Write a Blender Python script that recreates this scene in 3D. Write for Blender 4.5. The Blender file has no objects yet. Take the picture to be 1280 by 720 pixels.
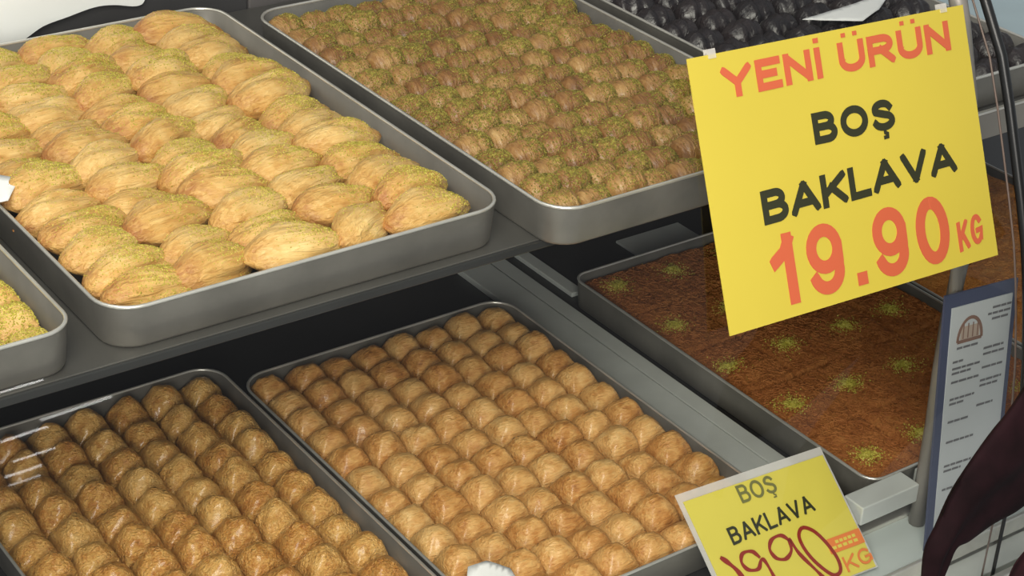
import bpy, bmesh, math, random
from mathutils import Vector, Matrix, noise

C = bpy.context.scene.collection
PI = math.pi
R = random.Random(11)

# ------------------------------------------------------------------ camera
cam = bpy.data.cameras.new('camera')
cam.sensor_width = 36.0
cam.lens = 66.013
cam.clip_start = 0.05
camo = bpy.data.objects.new('camera', cam)
camo.location = (-0.8994, -1.74504, 1.22141)
camo.rotation_euler = (1.063325, -0.04667, -0.619681)
C.objects.link(camo)
bpy.context.scene.camera = camo

# ------------------------------------------------------------------ world, lamps, exposure
w = bpy.data.worlds.new('world')
bpy.context.scene.world = w
w.use_nodes = True
w.node_tree.nodes['Background'].inputs[0].default_value = (0.93, 0.96, 1.0, 1)
w.node_tree.nodes['Background'].inputs[1].default_value = 0.31


def area(name, loc, aim, sx, sy, power, col):
    l = bpy.data.lights.new(name, 'AREA')
    l.shape = 'RECTANGLE'
    l.size, l.size_y, l.energy, l.color = sx, sy, power, col
    o = bpy.data.objects.new(name, l)
    o.location = loc
    o.rotation_euler = (Vector(aim) - Vector(loc)).to_track_quat('-Z', 'Y').to_euler()
    C.objects.link(o)
    return o


area('case_lamp', (-1.0, -1.66, 1.82), (0.0, -0.40, 0.05), 1.3, 0.7, 45.0, (1.0, 0.94, 0.83))
area('shop_lamp', (-1.0, -0.4, 2.3), (0.1, -0.4, 0.2), 1.3, 0.8, 10.0, (1.0, 0.95, 0.86))
area('added_front_fill', (-1.9, -3.3, 1.45), (0.2, -0.2, 0.0), 1.4, 1.0, 62.0, (1.0, 0.95, 0.87))  # soft fill added out front to brighten the backs of the lower trays
# fluorescent tubes of the shop across the passage, far behind the camera: they mirror as thin streaks in the curved glass
for k, (c, ln, ht, pw) in enumerate((((2.36, -10.05, 2.09), 0.28, 0.030, 0.9), ((2.38, -10.09, 1.82), 0.26, 0.026, 0.6), ((2.30, -10.14, 1.69), 0.22, 0.026, 0.5), ((2.29, -10.15, 1.60), 0.19, 0.022, 0.25),
                                     ((2.68, -9.95, 2.19), 0.43, 0.034, 1.2), ((2.42, -9.87, 2.82), 0.26, 0.085, 2.2))):
    area('far_tube', c, (-0.4, -0.6, 0.42), ln, ht, pw * 0.5, (1.0, 0.98, 0.94))
vs = bpy.context.scene.view_settings
vs.view_transform = 'Standard'
vs.look = 'None'
vs.exposure = 0.0
vs.gamma = 1.0
vs.use_curve_mapping = False


# ------------------------------------------------------------------ materials
def mat(name):
    m = bpy.data.materials.new(name)
    m.use_nodes = True
    nt = m.node_tree
    return m, nt, nt.nodes['Principled BSDF']


def ramp(nt, stops):
    r = nt.nodes.new('ShaderNodeValToRGB')
    el = r.color_ramp.elements
    while len(el) < len(stops):
        el.new(0.5)
    for e, (p, c) in zip(el, stops):
        e.position = p
        e.color = (*c, 1)
    return r


def plain(name, col, rough=0.5, metal=0.0, var=0.0, scale=20.0, bump=0.0, spec=0.5):
    m, nt, b = mat(name)
    b.inputs['Roughness'].default_value = rough
    b.inputs['Metallic'].default_value = metal
    b.inputs['Specular IOR Level'].default_value = spec
    tc = nt.nodes.new('ShaderNodeTexCoord')
    n = nt.nodes.new('ShaderNodeTexNoise')
    n.inputs['Scale'].default_value = scale
    n.inputs['Detail'].default_value = 5
    nt.links.new(tc.outputs['Object'], n.inputs['Vector'])
    d = tuple(max(0, c * (1 - var)) for c in col)
    u = tuple(min(1, c * (1 + var)) for c in col)
    r = ramp(nt, [(0.3, d), (0.7, u)])
    nt.links.new(n.outputs['Fac'], r.inputs['Fac'])
    nt.links.new(r.outputs['Color'], b.inputs['Base Color'])
    if bump:
        bp = nt.nodes.new('ShaderNodeBump')
        bp.inputs['Strength'].default_value = bump
        bp.inputs['Distance'].default_value = 0.002
        nt.links.new(n.outputs['Fac'], bp.inputs['Height'])
        nt.links.new(bp.outputs['Normal'], b.inputs['Normal'])
    return m


def pastry(name, stops, rough=0.38, coat=0.2, flake=(10, 120, 90), bump=0.5, bdist=0.0016, scale=55.0, rnd=0.18, tip=None, spec=0.5):
    """baked phyllo: blotchy browning, thin flaky layers in relief, every piece with its own random offset"""
    m, nt, b = mat(name)
    L = nt.links.new
    tc = nt.nodes.new('ShaderNodeTexCoord')
    oi = nt.nodes.new('ShaderNodeObjectInfo')
    mul = nt.nodes.new('ShaderNodeVectorMath')
    mul.operation = 'SCALE'
    mul.inputs[0].default_value = (3.1, 7.7, 5.3)
    L(oi.outputs['Random'], mul.inputs['Scale'])
    add = nt.nodes.new('ShaderNodeVectorMath')
    L(tc.outputs['Object'], add.inputs[0])
    L(mul.outputs[0], add.inputs[1])
    n1 = nt.nodes.new('ShaderNodeTexNoise')
    n1.inputs['Scale'].default_value = scale
    n1.inputs['Detail'].default_value = 4
    n1.inputs['Roughness'].default_value = 0.6
    L(add.outputs[0], n1.inputs['Vector'])
    mp = nt.nodes.new('ShaderNodeMapping')
    mp.inputs['Scale'].default_value = flake
    L(add.outputs[0], mp.inputs['Vector'])
    n2 = nt.nodes.new('ShaderNodeTexNoise')
    n2.inputs['Scale'].default_value = 3.0
    n2.inputs['Detail'].default_value = 5
    n2.inputs['Distortion'].default_value = 0.6
    L(mp.outputs[0], n2.inputs['Vector'])
    # fac = n1*.65 + n2*.35 + (random-.5)*rnd
    a1 = nt.nodes.new('ShaderNodeMath'); a1.operation = 'MULTIPLY'; a1.inputs[1].default_value = 0.6
    L(n1.outputs['Fac'], a1.inputs[0])
    a2 = nt.nodes.new('ShaderNodeMath'); a2.operation = 'MULTIPLY_ADD'; a2.inputs[1].default_value = 0.4
    L(n2.outputs['Fac'], a2.inputs[0]); L(a1.outputs[0], a2.inputs[2])
    a3 = nt.nodes.new('ShaderNodeMath'); a3.operation = 'MULTIPLY_ADD'; a3.inputs[1].default_value = rnd
    L(oi.outputs['Random'], a3.inputs[0]); L(a2.outputs[0], a3.inputs[2])
    a4 = nt.nodes.new('ShaderNodeMath'); a4.operation = 'SUBTRACT'; a4.inputs[1].default_value = rnd / 2
    L(a3.outputs[0], a4.inputs[0])
    if tip:
        # the thin head and tail ends bake browner
        sx = nt.nodes.new('ShaderNodeSeparateXYZ')
        L(tc.outputs['Object'], sx.inputs[0])
        ab = nt.nodes.new('ShaderNodeMath'); ab.operation = 'ABSOLUTE'
        L(sx.outputs[0], ab.inputs[0])
        mr = nt.nodes.new('ShaderNodeMapRange')
        for q, v in zip(('From Min', 'From Max', 'To Min', 'To Max'), tip):
            mr.inputs[q].default_value = v
        L(ab.outputs[0], mr.inputs['Value'])
        a5 = nt.nodes.new('ShaderNodeMath'); a5.operation = 'SUBTRACT'
        L(a4.outputs[0], a5.inputs[0]); L(mr.outputs[0], a5.inputs[1])
        a4 = a5
    b.inputs['Specular IOR Level'].default_value = spec
    r = ramp(nt, stops)
    L(a4.outputs[0], r.inputs['Fac'])
    L(r.outputs['Color'], b.inputs['Base Color'])
    bp = nt.nodes.new('ShaderNodeBump')
    bp.inputs['Strength'].default_value = bump
    bp.inputs['Distance'].default_value = bdist
    L(n2.outputs['Fac'], bp.inputs['Height'])
    L(bp.outputs['Normal'], b.inputs['Normal'])
    b.inputs['Roughness'].default_value = rough
    b.inputs['Coat Weight'].default_value = coat
    b.inputs['Coat Roughness'].default_value = 0.15
    return m


M = {}
M['alu'] = plain('dull_aluminium', (0.25, 0.235, 0.21), 0.45, 0.65, 0.22, 14, 0.05)
M['alu_rim'] = plain('bright_rolled_aluminium', (0.80, 0.78, 0.72), 0.30, 0.7, 0.1, 30)
M['steel'] = plain('brushed_steel', (0.15, 0.145, 0.132), 0.40, 0.6, 0.12, 9)
M['rail'] = plain('grey_anodised_rail', (0.62, 0.65, 0.62), 0.45, 0.2, 0.08, 15)
M['lip'] = plain('dark_shelf_lip', (0.05, 0.05, 0.048), 0.28, 0.5, 0.1, 12)
M['black'] = plain('dark_case_lining', (0.022, 0.021, 0.021), 0.40, 0.0, 0.3, 8)
M['backdark'] = plain('charcoal_back_panel', (0.045, 0.043, 0.045), 0.6, 0.0, 0.25, 6)
M['backgrey'] = plain('taupe_back_panel', (0.12, 0.11, 0.11), 0.6, 0.0, 0.15, 6)
M['ledge'] = plain('pale_ledge_glass', (0.56, 0.62, 0.60), 0.25, 0.0, 0.05, 5)
M['white'] = plain('off_white_enamel', (0.80, 0.81, 0.77), 0.4, 0.0, 0.05, 6)
M['bar'] = plain('brown_grey_bar', (0.27, 0.25, 0.225), 0.45, 0.3, 0.1, 12)
M['gasket'] = plain('black_rubber', (0.012, 0.013, 0.014), 0.35)
M['brown_edge'] = plain('brown_glass_edge', (0.16, 0.11, 0.09), 0.35)
M['paper'] = plain('white_paper', (0.86, 0.87, 0.86), 0.75, 0.0, 0.03, 12, 0.1)
M['paleblue'] = plain('pale_blue_paper', (0.50, 0.62, 0.68), 0.5, 0.0, 0.08, 10)
M['yellow'] = plain('yellow_card', (0.62, 0.50, 0.058), 0.55, 0.0, 0.03, 5)
M['yellow2'] = plain('pale_yellow_card', (0.66, 0.57, 0.085), 0.5, 0.0, 0.05, 8)
M['orange'] = plain('orange_red_print', (0.60, 0.120, 0.050), 0.55)
M['orange2'] = plain('faded_orange_print', (0.72, 0.20, 0.045), 0.55)
M['ink'] = plain('green_black_print', (0.028, 0.030, 0.012), 0.55)
M['faded_ink'] = plain('faded_green_print', (0.16, 0.16, 0.045), 0.55)
M['red_ink'] = plain('dark_red_marker', (0.26, 0.022, 0.012), 0.55)
M['blueframe'] = plain('blue_grey_frame', (0.060, 0.072, 0.13), 0.45)
M['certpaper'] = plain('certificate_paper', (0.50, 0.53, 0.54), 0.5, 0.0, 0.04, 10)
M['print_grey'] = plain('grey_print', (0.15, 0.15, 0.16), 0.6)
M['print_brown'] = plain('brown_print', (0.22, 0.13, 0.10), 0.6)
M['print_tan'] = plain('tan_print', (0.42, 0.34, 0.28), 0.6)
M['maroon'] = plain('maroon_cloth', (0.011, 0.003, 0.0045), 0.85, 0.0, 0.5, 25, 0.3, 0.15)
M['maroon2'] = plain('maroon_cloth_painted_sheen', (0.026, 0.008, 0.010), 0.85, 0.0, 0.4, 25, 0.3, 0.15)  # lighter copy of the cloth colour, with the sheen painted in

# pale golden shells
M['shell'] = pastry('pale_golden_phyllo', [(0.20, (0.38, 0.15, 0.035)), (0.40, (0.60, 0.34, 0.095)), (0.58, (0.74, 0.49, 0.18)), (0.8, (0.83, 0.62, 0.28))],
                    rough=0.5, coat=0.05, flake=(10, 90, 90), bump=0.8, bdist=0.0035, scale=38, rnd=0.16, tip=(0.030, 0.058, 0.0, 0.22))
M['square'] = pastry('golden_phyllo', [(0.22, (0.25, 0.080, 0.014)), (0.40, (0.54, 0.245, 0.060)), (0.56, (0.71, 0.40, 0.130)), (0.76, (0.81, 0.54, 0.22))],
                     rough=0.42, coat=0.30, flake=(30, 90, 140), bump=0.8, bdist=0.003, scale=60, rnd=0.16)
M['square_dark'] = pastry('amber_phyllo', [(0.20, (0.28, 0.080, 0.012)), (0.40, (0.54, 0.235, 0.045)), (0.58, (0.74, 0.42, 0.115)), (0.8, (0.84, 0.56, 0.22))],
                          rough=0.34, coat=0.40, flake=(80, 110, 140), bump=1.0, bdist=0.004, scale=90, rnd=0.16)
M['roll'] = pastry('browned_phyllo', [(0.22, (0.13, 0.048, 0.011)), (0.42, (0.26, 0.120, 0.034)), (0.60, (0.39, 0.215, 0.068)), (0.8, (0.54, 0.345, 0.135))],
                   rough=0.42, coat=0.18, flake=(120, 24, 50), bump=0.9, bdist=0.003, scale=70, rnd=0.24)
M['darkroll'] = pastry('dark_chocolate_phyllo', [(0.25, (0.006, 0.004, 0.005)), (0.5, (0.016, 0.011, 0.012)), (0.8, (0.034, 0.024, 0.024))],
                       rough=0.32, coat=0.25, flake=(30, 60, 30), bump=0.9, bdist=0.003, scale=60)
M['kad'] = pastry('shredded_pastry', [(0.22, (0.15, 0.042, 0.010)), (0.45, (0.31, 0.105, 0.028)), (0.62, (0.42, 0.165, 0.045)), (0.82, (0.54, 0.26, 0.085))],
                  rough=0.7, coat=0.0, flake=(90, 90, 90), bump=0.8, bdist=0.003, scale=26, rnd=0.0, spec=0.25)
M['kad_lit_tint'] = pastry('shredded_pastry_lit_tint', [(0.22, (0.32, 0.10, 0.02)), (0.45, (0.52, 0.20, 0.045)), (0.62, (0.66, 0.30, 0.075)), (0.82, (0.74, 0.42, 0.14))],  # same pastry in lighter orange, its stronger light put into the colour
                        rough=0.7, coat=0.0, flake=(90, 90, 90), bump=0.8, bdist=0.003, scale=26, rnd=0.0, spec=0.25)


def crumb_mat(name, stops):
    m, nt, b = mat(name)
    tc = nt.nodes.new('ShaderNodeTexCoord')
    n = nt.nodes.new('ShaderNodeTexNoise')
    n.inputs['Scale'].default_value = 260
    n.inputs['Detail'].default_value = 2
    nt.links.new(tc.outputs['Object'], n.inputs['Vector'])
    r = ramp(nt, stops)
    nt.links.new(n.outputs['Fac'], r.inputs['Fac'])
    nt.links.new(r.outputs['Color'], b.inputs['Base Color'])
    b.inputs['Roughness'].default_value = 0.75
    return m


M['pist'] = crumb_mat('ground_pistachio', [(0.32, (0.30, 0.26, 0.025)), (0.5, (0.50, 0.43, 0.055)), (0.68, (0.66, 0.58, 0.14))])
M['pist_deep'] = crumb_mat('ground_pistachio_deep', [(0.32, (0.12, 0.100, 0.012)), (0.5, (0.235, 0.195, 0.025)), (0.68, (0.38, 0.33, 0.055))])


def glass_mat():
    m = bpy.data.materials.new('clear_thin_glass')
    m.use_nodes = True
    nt = m.node_tree
    nt.nodes.remove(nt.nodes['Principled BSDF'])
    out = nt.nodes['Material Output']
    t = nt.nodes.new('ShaderNodeBsdfTransparent')
    t.inputs[0].default_value = (0.97, 0.985, 0.975, 1)
    g = nt.nodes.new('ShaderNodeBsdfGlossy')
    g.inputs['Roughness'].default_value = 0.016
    lw = nt.nodes.new('ShaderNodeLayerWeight')          # Schlick reflectance of a thin pane, alike from both sides
    lw.inputs['Blend'].default_value = 0.5
    pw = nt.nodes.new('ShaderNodeMath')
    pw.operation = 'POWER'
    pw.inputs[1].default_value = 5.0
    nt.links.new(lw.outputs['Facing'], pw.inputs[0])
    f = nt.nodes.new('ShaderNodeMath')
    f.operation = 'MULTIPLY_ADD'
    f.inputs[1].default_value = 0.9
    f.inputs[2].default_value = 0.032
    nt.links.new(pw.outputs[0], f.inputs[0])
    mx = nt.nodes.new('ShaderNodeMixShader')
    nt.links.new(f.outputs[0], mx.inputs[0])
    nt.links.new(t.outputs[0], mx.inputs[1])
    nt.links.new(g.outputs[0], mx.inputs[2])
    nt.links.new(mx.outputs[0], out.inputs['Surface'])
    return m


M['glass'] = glass_mat()


def film_mat():
    m = bpy.data.materials.new('clear_plastic_sleeve')
    m.use_nodes = True
    nt = m.node_tree
    nt.nodes.remove(nt.nodes['Principled BSDF'])
    out = nt.nodes['Material Output']
    t = nt.nodes.new('ShaderNodeBsdfTransparent')
    g = nt.nodes.new('ShaderNodeBsdfPrincipled')
    g.inputs['Base Color'].default_value = (0.8, 0.78, 0.74, 1)
    g.inputs['Roughness'].default_value = 0.2
    mx = nt.nodes.new('ShaderNodeMixShader')
    mx.inputs[0].default_value = 0.45
    nt.links.new(t.outputs[0], mx.inputs[1])
    nt.links.new(g.outputs[0], mx.inputs[2])
    nt.links.new(mx.outputs[0], out.inputs['Surface'])
    return m


M['sleeve'] = film_mat()


# ------------------------------------------------------------------ object helpers
def mesh_obj(name, verts, faces, m, parent=None, smooth=False, kind=None, label=None):
    me = bpy.data.meshes.new(name)
    me.from_pydata([tuple(v) for v in verts], [], faces)
    me.materials.append(m)
    if smooth:
        me.polygons.foreach_set('use_smooth', [True] * len(me.polygons))
    me.update()
    return link(name, me, parent, kind, label)


def link(name, me, parent=None, kind=None, label=None):
    o = bpy.data.objects.new(name, me)
    C.objects.link(o)
    if parent is not None:
        o.parent = parent
    if kind:
        o['kind'] = kind
    if label:
        o['label'] = label
    return o


def from_bm(name, bm, m, parent=None, smooth=False, **k):
    me = bpy.data.meshes.new(name)
    bmesh.ops.recalc_face_normals(bm, faces=bm.faces)
    bm.to_mesh(me)
    bm.free()
    me.materials.append(m)
    if smooth:
        me.polygons.foreach_set('use_smooth', [True] * len(me.polygons))
    return link(name, me, parent, **k)


def tag(o, label, cat, group=None):
    o['label'] = label
    o['category'] = cat
    if group:
        o['group'] = group
    return o


def empty(name, loc=(0, 0, 0)):
    o = bpy.data.objects.new(name, None)
    o.empty_display_size = 0.02
    o.location = loc
    C.objects.link(o)
    return o


def box(name, x0, x1, y0, y1, z0, z1, m, parent=None, bevel=0.001, **k):
    bm = bmesh.new()
    bmesh.ops.create_cube(bm, size=1.0)
    for v in bm.verts:
        v.co = Vector(((x0 + x1) / 2 + v.co.x * (x1 - x0), (y0 + y1) / 2 + v.co.y * (y1 - y0), (z0 + z1) / 2 + v.co.z * (z1 - z0)))
    if bevel:
        bmesh.ops.bevel(bm, geom=list(bm.edges), offset=bevel, segments=2, affect='EDGES', profile=0.5)
    return from_bm(name, bm, m, parent, **k)


def tube_mesh(pts, rad, n=8, closed=False, flat=1.0):
    pts = [Vector(p) for p in pts]
    N = len(pts)
    V, F = [], []
    up = Vector((0, 0, 1))
    for i, p in enumerate(pts):
        a = pts[(i - 1) % N] if (closed or i > 0) else p
        b = pts[(i + 1) % N] if (closed or i < N - 1) else p
        t = (b - a).normalized()
        s = t.cross(up)
        if s.length < 0.05:
            s = t.cross(Vector((1, 0, 0)))
        s.normalize()
        q = s.cross(t).normalized()
        r = rad[i] if isinstance(rad, (list, tuple)) else rad
        for k in range(n):
            an = 2 * PI * k / n
            V.append(p + s * (r * math.cos(an)) + q * (r * flat * math.sin(an)))
    for i in range(N if closed else N - 1):
        j = (i + 1) % N
        for k in range(n):
            l = (k + 1) % n
            F.append((i * n + k, i * n + l, j * n + l, j * n + k))
    if not closed:
        F.append(tuple(range(n))[::-1])
        F.append(tuple(range((N - 1) * n, N * n)))
    return V, F


def tube(name, pts, rad, m, parent=None, n=8, closed=False, **k):
    V, F = tube_mesh(pts, rad, n, closed)
    return mesh_obj(name, V, F, m, parent, smooth=True, **k)


# ------------------------------------------------------------------ display case
H = 0.4163          # height of the upper trays' rims; the lower trays' rims are at zero
WALL = 0.045        # tray wall height
PROF = [(-0.15, 0.88), (-0.30, 0.80), (-0.40, 0.72), (-0.475, 0.64), (-0.515, 0.592), (-0.545, 0.56), (-0.579, 0.51), (-0.600, 0.463), (-0.619, 0.416), (-0.638, 0.368), (-0.654, 0.325),
        (-0.666, 0.284), (-0.6765, 0.240), (-0.686, 0.195), (-0.6935, 0.142), (-0.698, 0.089), (-0.700, 0.03), (-0.700, -0.092)]

case = empty('display_case', (0, -0.2, -0.5))
tag(case, 'two-tier pastry display case with dark lining, steel shelf and curved glass front', 'display case')


def inv(o):
    o.parent = case
    o.matrix_parent_inverse = Matrix.Translation((0, 0.2, 0.5))
    return o


inv(box('deck', -1.15, 1.6, -0.572, 0.235, -0.075, -WALL, M['black'], None, 0.001))
inv(box('cabinet_body', -1.15, 1.6, -0.640, 0.235, -0.50, -0.078, M['white'], None, 0.002))
inv(box('back_panel', -1.15, 0.155, 0.235, 0.255, -0.50, 0.95, M['backdark'], None, 0.002, label='charcoal back panel behind the upper left trays'))
inv(box('back_panel', 0.157, 1.6, 0.235, 0.255, -0.50, 0.95, M['backgrey'], None, 0.002, label='taupe back panel behind the upper right trays'))
sh = inv(box('shelf', -1.12, 1.58, -0.456, 0.233, H - WALL - 0.008, H - WALL, M['steel'], None, 0.0015))
lip = box('shelf_lip', -1.12, 1.58, -0.460, -0.4562, H - WALL - 0.009, H - WALL + 0.0003, M['lip'], None, 0.0015)
lip.parent = sh
lip.matrix_parent_inverse = Matrix.Identity(4)
lip.location = (0, 0, 0)
fp = box('shelf_front_plate', 0.56, 1.58, -0.4655, -0.4607, H - WALL - 0.034, H - WALL - 0.001, M['bar'], None, 0.001, label='taupe plate along the right part of the shelf edge')
fp.parent = sh
fp2 = box('shelf_front_plate', 0.56, 1.58, -0.4665, -0.4610, H - WALL - 0.0005, H - WALL + 0.0025, M['alu_rim'], None, 0.0005, label='bright strip along the plate')
fp2.parent = sh
# rails lying on the deck between the two lower trays at the right
inv(box('rail', 0.430, 0.478, -0.566, 0.150, -WALL, -0.036, M['rail'], None, 0.0012))
inv(box('rail', 0.484, 0.5085, -0.566, 0.150, -WALL, -0.040, M['rail'], None, 0.0012))
inv(box('rail', 0.528, 0.548, 0.012, 0.150, -WALL, -0.038, M['rail'], None, 0.0012))
inv(box('deck_plate', 0.682, 0.800, 0.012, 0.109, -WALL, -0.041, M['rail'], None, 0.001))
# front: bar, ledge, channel, sill
inv(box('front_bar', 0.468, 0.559, -0.606, -0.5755, -0.024, 0.0005, M['rail'], None, 0.0015))
inv(box('front_bar', 0.583, 1.58, -0.606, -0.5755, -0.026, -0.004, M['rail'], None, 0.0015))
inv(box('ledge_edge', -1.12, 1.58, -0.588, -0.575, -0.075, -0.055, M['alu_rim'], None, 0.001))
inv(box('ledge', -1.12, 1.58, -0.656, -0.588, -0.077, -0.060, M['ledge'], None, 0.001))
inv(box('ledge_edge', -1.12, 1.58, -0.661, -0.656, -0.080, -0.058, M['alu_rim'], None, 0.001))
inv(box('glass_channel', -1.12, 1.58, -0.694, -0.661, -0.110, -0.084, M['rail'], None, 0.001))
inv(box('glass_channel', -1.12, 1.58, -0.712, -0.7035, -0.110, -0.080, M['alu_rim'], None, 0.001))
# rounded white front sill below the glass
V, F = [], []
prof = [(-0.640, -0.110), (-0.712, -0.108), (-0.745, -0.112), (-0.775, -0.125), (-0.800, -0.150), (-0.815, -0.19), (-0.82, -0.50), (-0.640, -0.50)]
for x in (-1.15, 1.6):
    for (y, z) in prof:
        V.append((x, y, z))
n = len(prof)
for i in range(n):
    j = (i + 1) % n
    F.append((i, j, n + j, n + i))
F += [tuple(range(n))[::-1], tuple(range(n, 2 * n))]
inv(mesh_obj('front_sill', V, F, M['white'], None))


def pane(x0, x1):
    V, F = [], []
    for s in (0, 0.004):
        for (y, z) in PROF:
            for x in (x0, x1):
                V.append((x, y + s, z))
    k = len(PROF)
    for i in range(k - 1):
        F.append((2 * i, 2 * i + 1, 2 * i + 3, 2 * i + 2))
    return V[:2 * k], F


for x0, x1 in ((-1.12, 0.588), (0.604, 1.58)):
    V, F = pane(x0, x1)
    g = inv(mesh_obj('glass_pane', V, F, M['glass'], None, smooth=True))


def dense(prof, x, dy=0.0, k=4):
    out = []
    for a, b in zip(prof[:-1], prof[1:]):
        for i in range(k):
            t = i / k
            out.append((x, a[0] + (b[0] - a[0]) * t + dy, a[1] + (b[1] - a[1]) * t))
    out.append((x, prof[-1][0] + dy, prof[-1][1]))
    return out


pts = dense(PROF, 0.598)
inv(tube('glass_gasket', pts, [0.0056 if p[2] > 0.2 else 0.0056 - 0.0034 * min(1, (0.2 - p[2]) / 0.2) for p in pts], M['gasket'], None, 8, label='black rubber gasket down the curved glass edge'))
inv(tube('glass_edge', dense(PROF, 0.584, 0.004), 0.0012, M['brown_edge'], None, 6, label='thin brown line beside the black gasket'))
# curved support bar behind the sign
bar = [(0.563, -0.490, 0.66), (0.565, -0.525, 0.590), (0.565, -0.545, 0.545), (0.564, -0.572, 0.470), (0.563, -0.594, 0.380), (0.562, -0.603, 0.290), (0.562, -0.602, 0.22), (0.563, -0.603, 0.15),
       (0.565, -0.605, 0.08), (0.5675, -0.604, 0.012), (0.568, -0.604, -0.058)]
inv(tube('support_bar', bar, 0.0098, M['bar'], None, 10))


# ------------------------------------------------------------------ trays
def rrect(x0, x1, y0, y1, r, z, inset=0.0, seg=7):
    x0 += inset; x1 -= inset; y0 += inset; y1 -= inset
    r = max(0.004, r - inset)
    out = []
    for cx, cy, a0 in ((x1 - r, y1 - r, 0), (x0 + r, y1 - r, PI / 2), (x0 + r, y0 + r, PI), (x1 - r, y0 + r, 1.5 * PI)):
        for i in range(seg + 1):
            a = a0 + PI / 2 * i / seg
            out.append((cx + r * math.cos(a), cy + r * math.sin(a), z))
    return out


def tray(x0, x1, y0, y1, ztop, label, r=0.036, depth=WALL):
    cx, cy = (x0 + x1) / 2, (y0 + y1) / 2
    root = empty('baking_tray', (cx, cy, ztop - depth))
    tag(root, label, 'tray', 'rectangular metal pastry trays')
    X0, X1, Y0, Y1 = x0 - cx, x1 - cx, y0 - cy, y1 - cy
    levels = [(0.010, 0.0), (0.0065, 0.001), (0.0045, 0.004), (0.0006, depth - 0.003), (0.0003, depth - 0.001), (0.0026, depth - 0.001), (0.0070, 0.005), (0.010, 0.0025)]
    V, F = [], []
    n = 0
    for ins, z in levels:
        loop = rrect(X0, X1, Y0, Y1, r, z, ins)
        n = len(loop)
        V += [(x + 0.0007 * math.sin(9 * y + 5 * x) * (z > 0.02), y + 0.0007 * math.sin(11 * x + y) * (z > 0.02), zz) for x, y, zz in loop]
    for l in range(len(levels) - 1):
        for i in range(n):
            j = (i + 1) % n
            F.append((l * n + i, l * n + j, (l + 1) * n + j, (l + 1) * n + i))
    F.append(tuple(range(n))[::-1])
    F.append(tuple(range((len(levels) - 1) * n, len(levels) * n)))
    me = bpy.data.meshes.new('pan')
    me.from_pydata(V, [], F)
    me.materials.append(M['alu'])
    sm = [True] * len(me.polygons)
    sm[-1] = sm[-2] = False
    me.polygons.foreach_set('use_smooth', sm)
    link('pan', me, root)
    loop = [(x + 0.0007 * math.sin(9 * y + 5 * x), y + 0.0007 * math.sin(11 * x + y), z) for x, y, z in rrect(X0, X1, Y0, Y1, r, depth - 0.0012, 0.0013)]
    tube('rim', loop, 0.0019, M['alu_rim'], root, 6, True)
    return root


A = (-0.349, 0.070, -0.450, 0.162)
B = (0.094, 0.470, -0.490, 0.117)
Cc = (0.0015, 0.400, -0.557, 0.0)
D = (-0.366, -0.0035, -0.530, 0.046)
Et = (0.513, 0.905, -0.574, 0.0)
Ft = (-0.790, -0.376, -0.455, 0.155)
G = (0.492, 0.868, -0.458, 0.150)
Ht = (0.910, 1.300, -0.574, -0.020)
tray(*A, H, 'grey metal tray of pale twisted shell pastries on the upper shelf')
tray(*B, H, 'metal tray of pistachio-dusted rolls beside the shell pastries')
tray(*Cc, 0.0, 'lower metal tray of plain golden squares in the centre')
tray(*D, 0.0, 'lower metal tray of amber squares left of the central tray')
tray(*Et, 0.0, 'lower metal tray of red-brown shredded pastry under the big yellow sign', 0.022)
tray(*Ft, H, 'upper tray of green-dusted squares cut off by the left edge', 0.03)
tray(*G, H, 'upper tray of dark glossy pastries behind the big yellow sign')
tray(*Ht, 0.0, 'lower tray of brightly lit orange shredded pastry right of the sign', 0.022)

# ------------------------------------------------------------------ pastry meshes
ORD = ['first', 'second', 'third', 'fourth', 'fifth', 'sixth', 'seventh', 'eighth', 'ninth', 'tenth', 'eleventh', 'twelfth', 'thirteenth', 'fourteenth', 'fifteenth', 'sixteenth']


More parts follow.
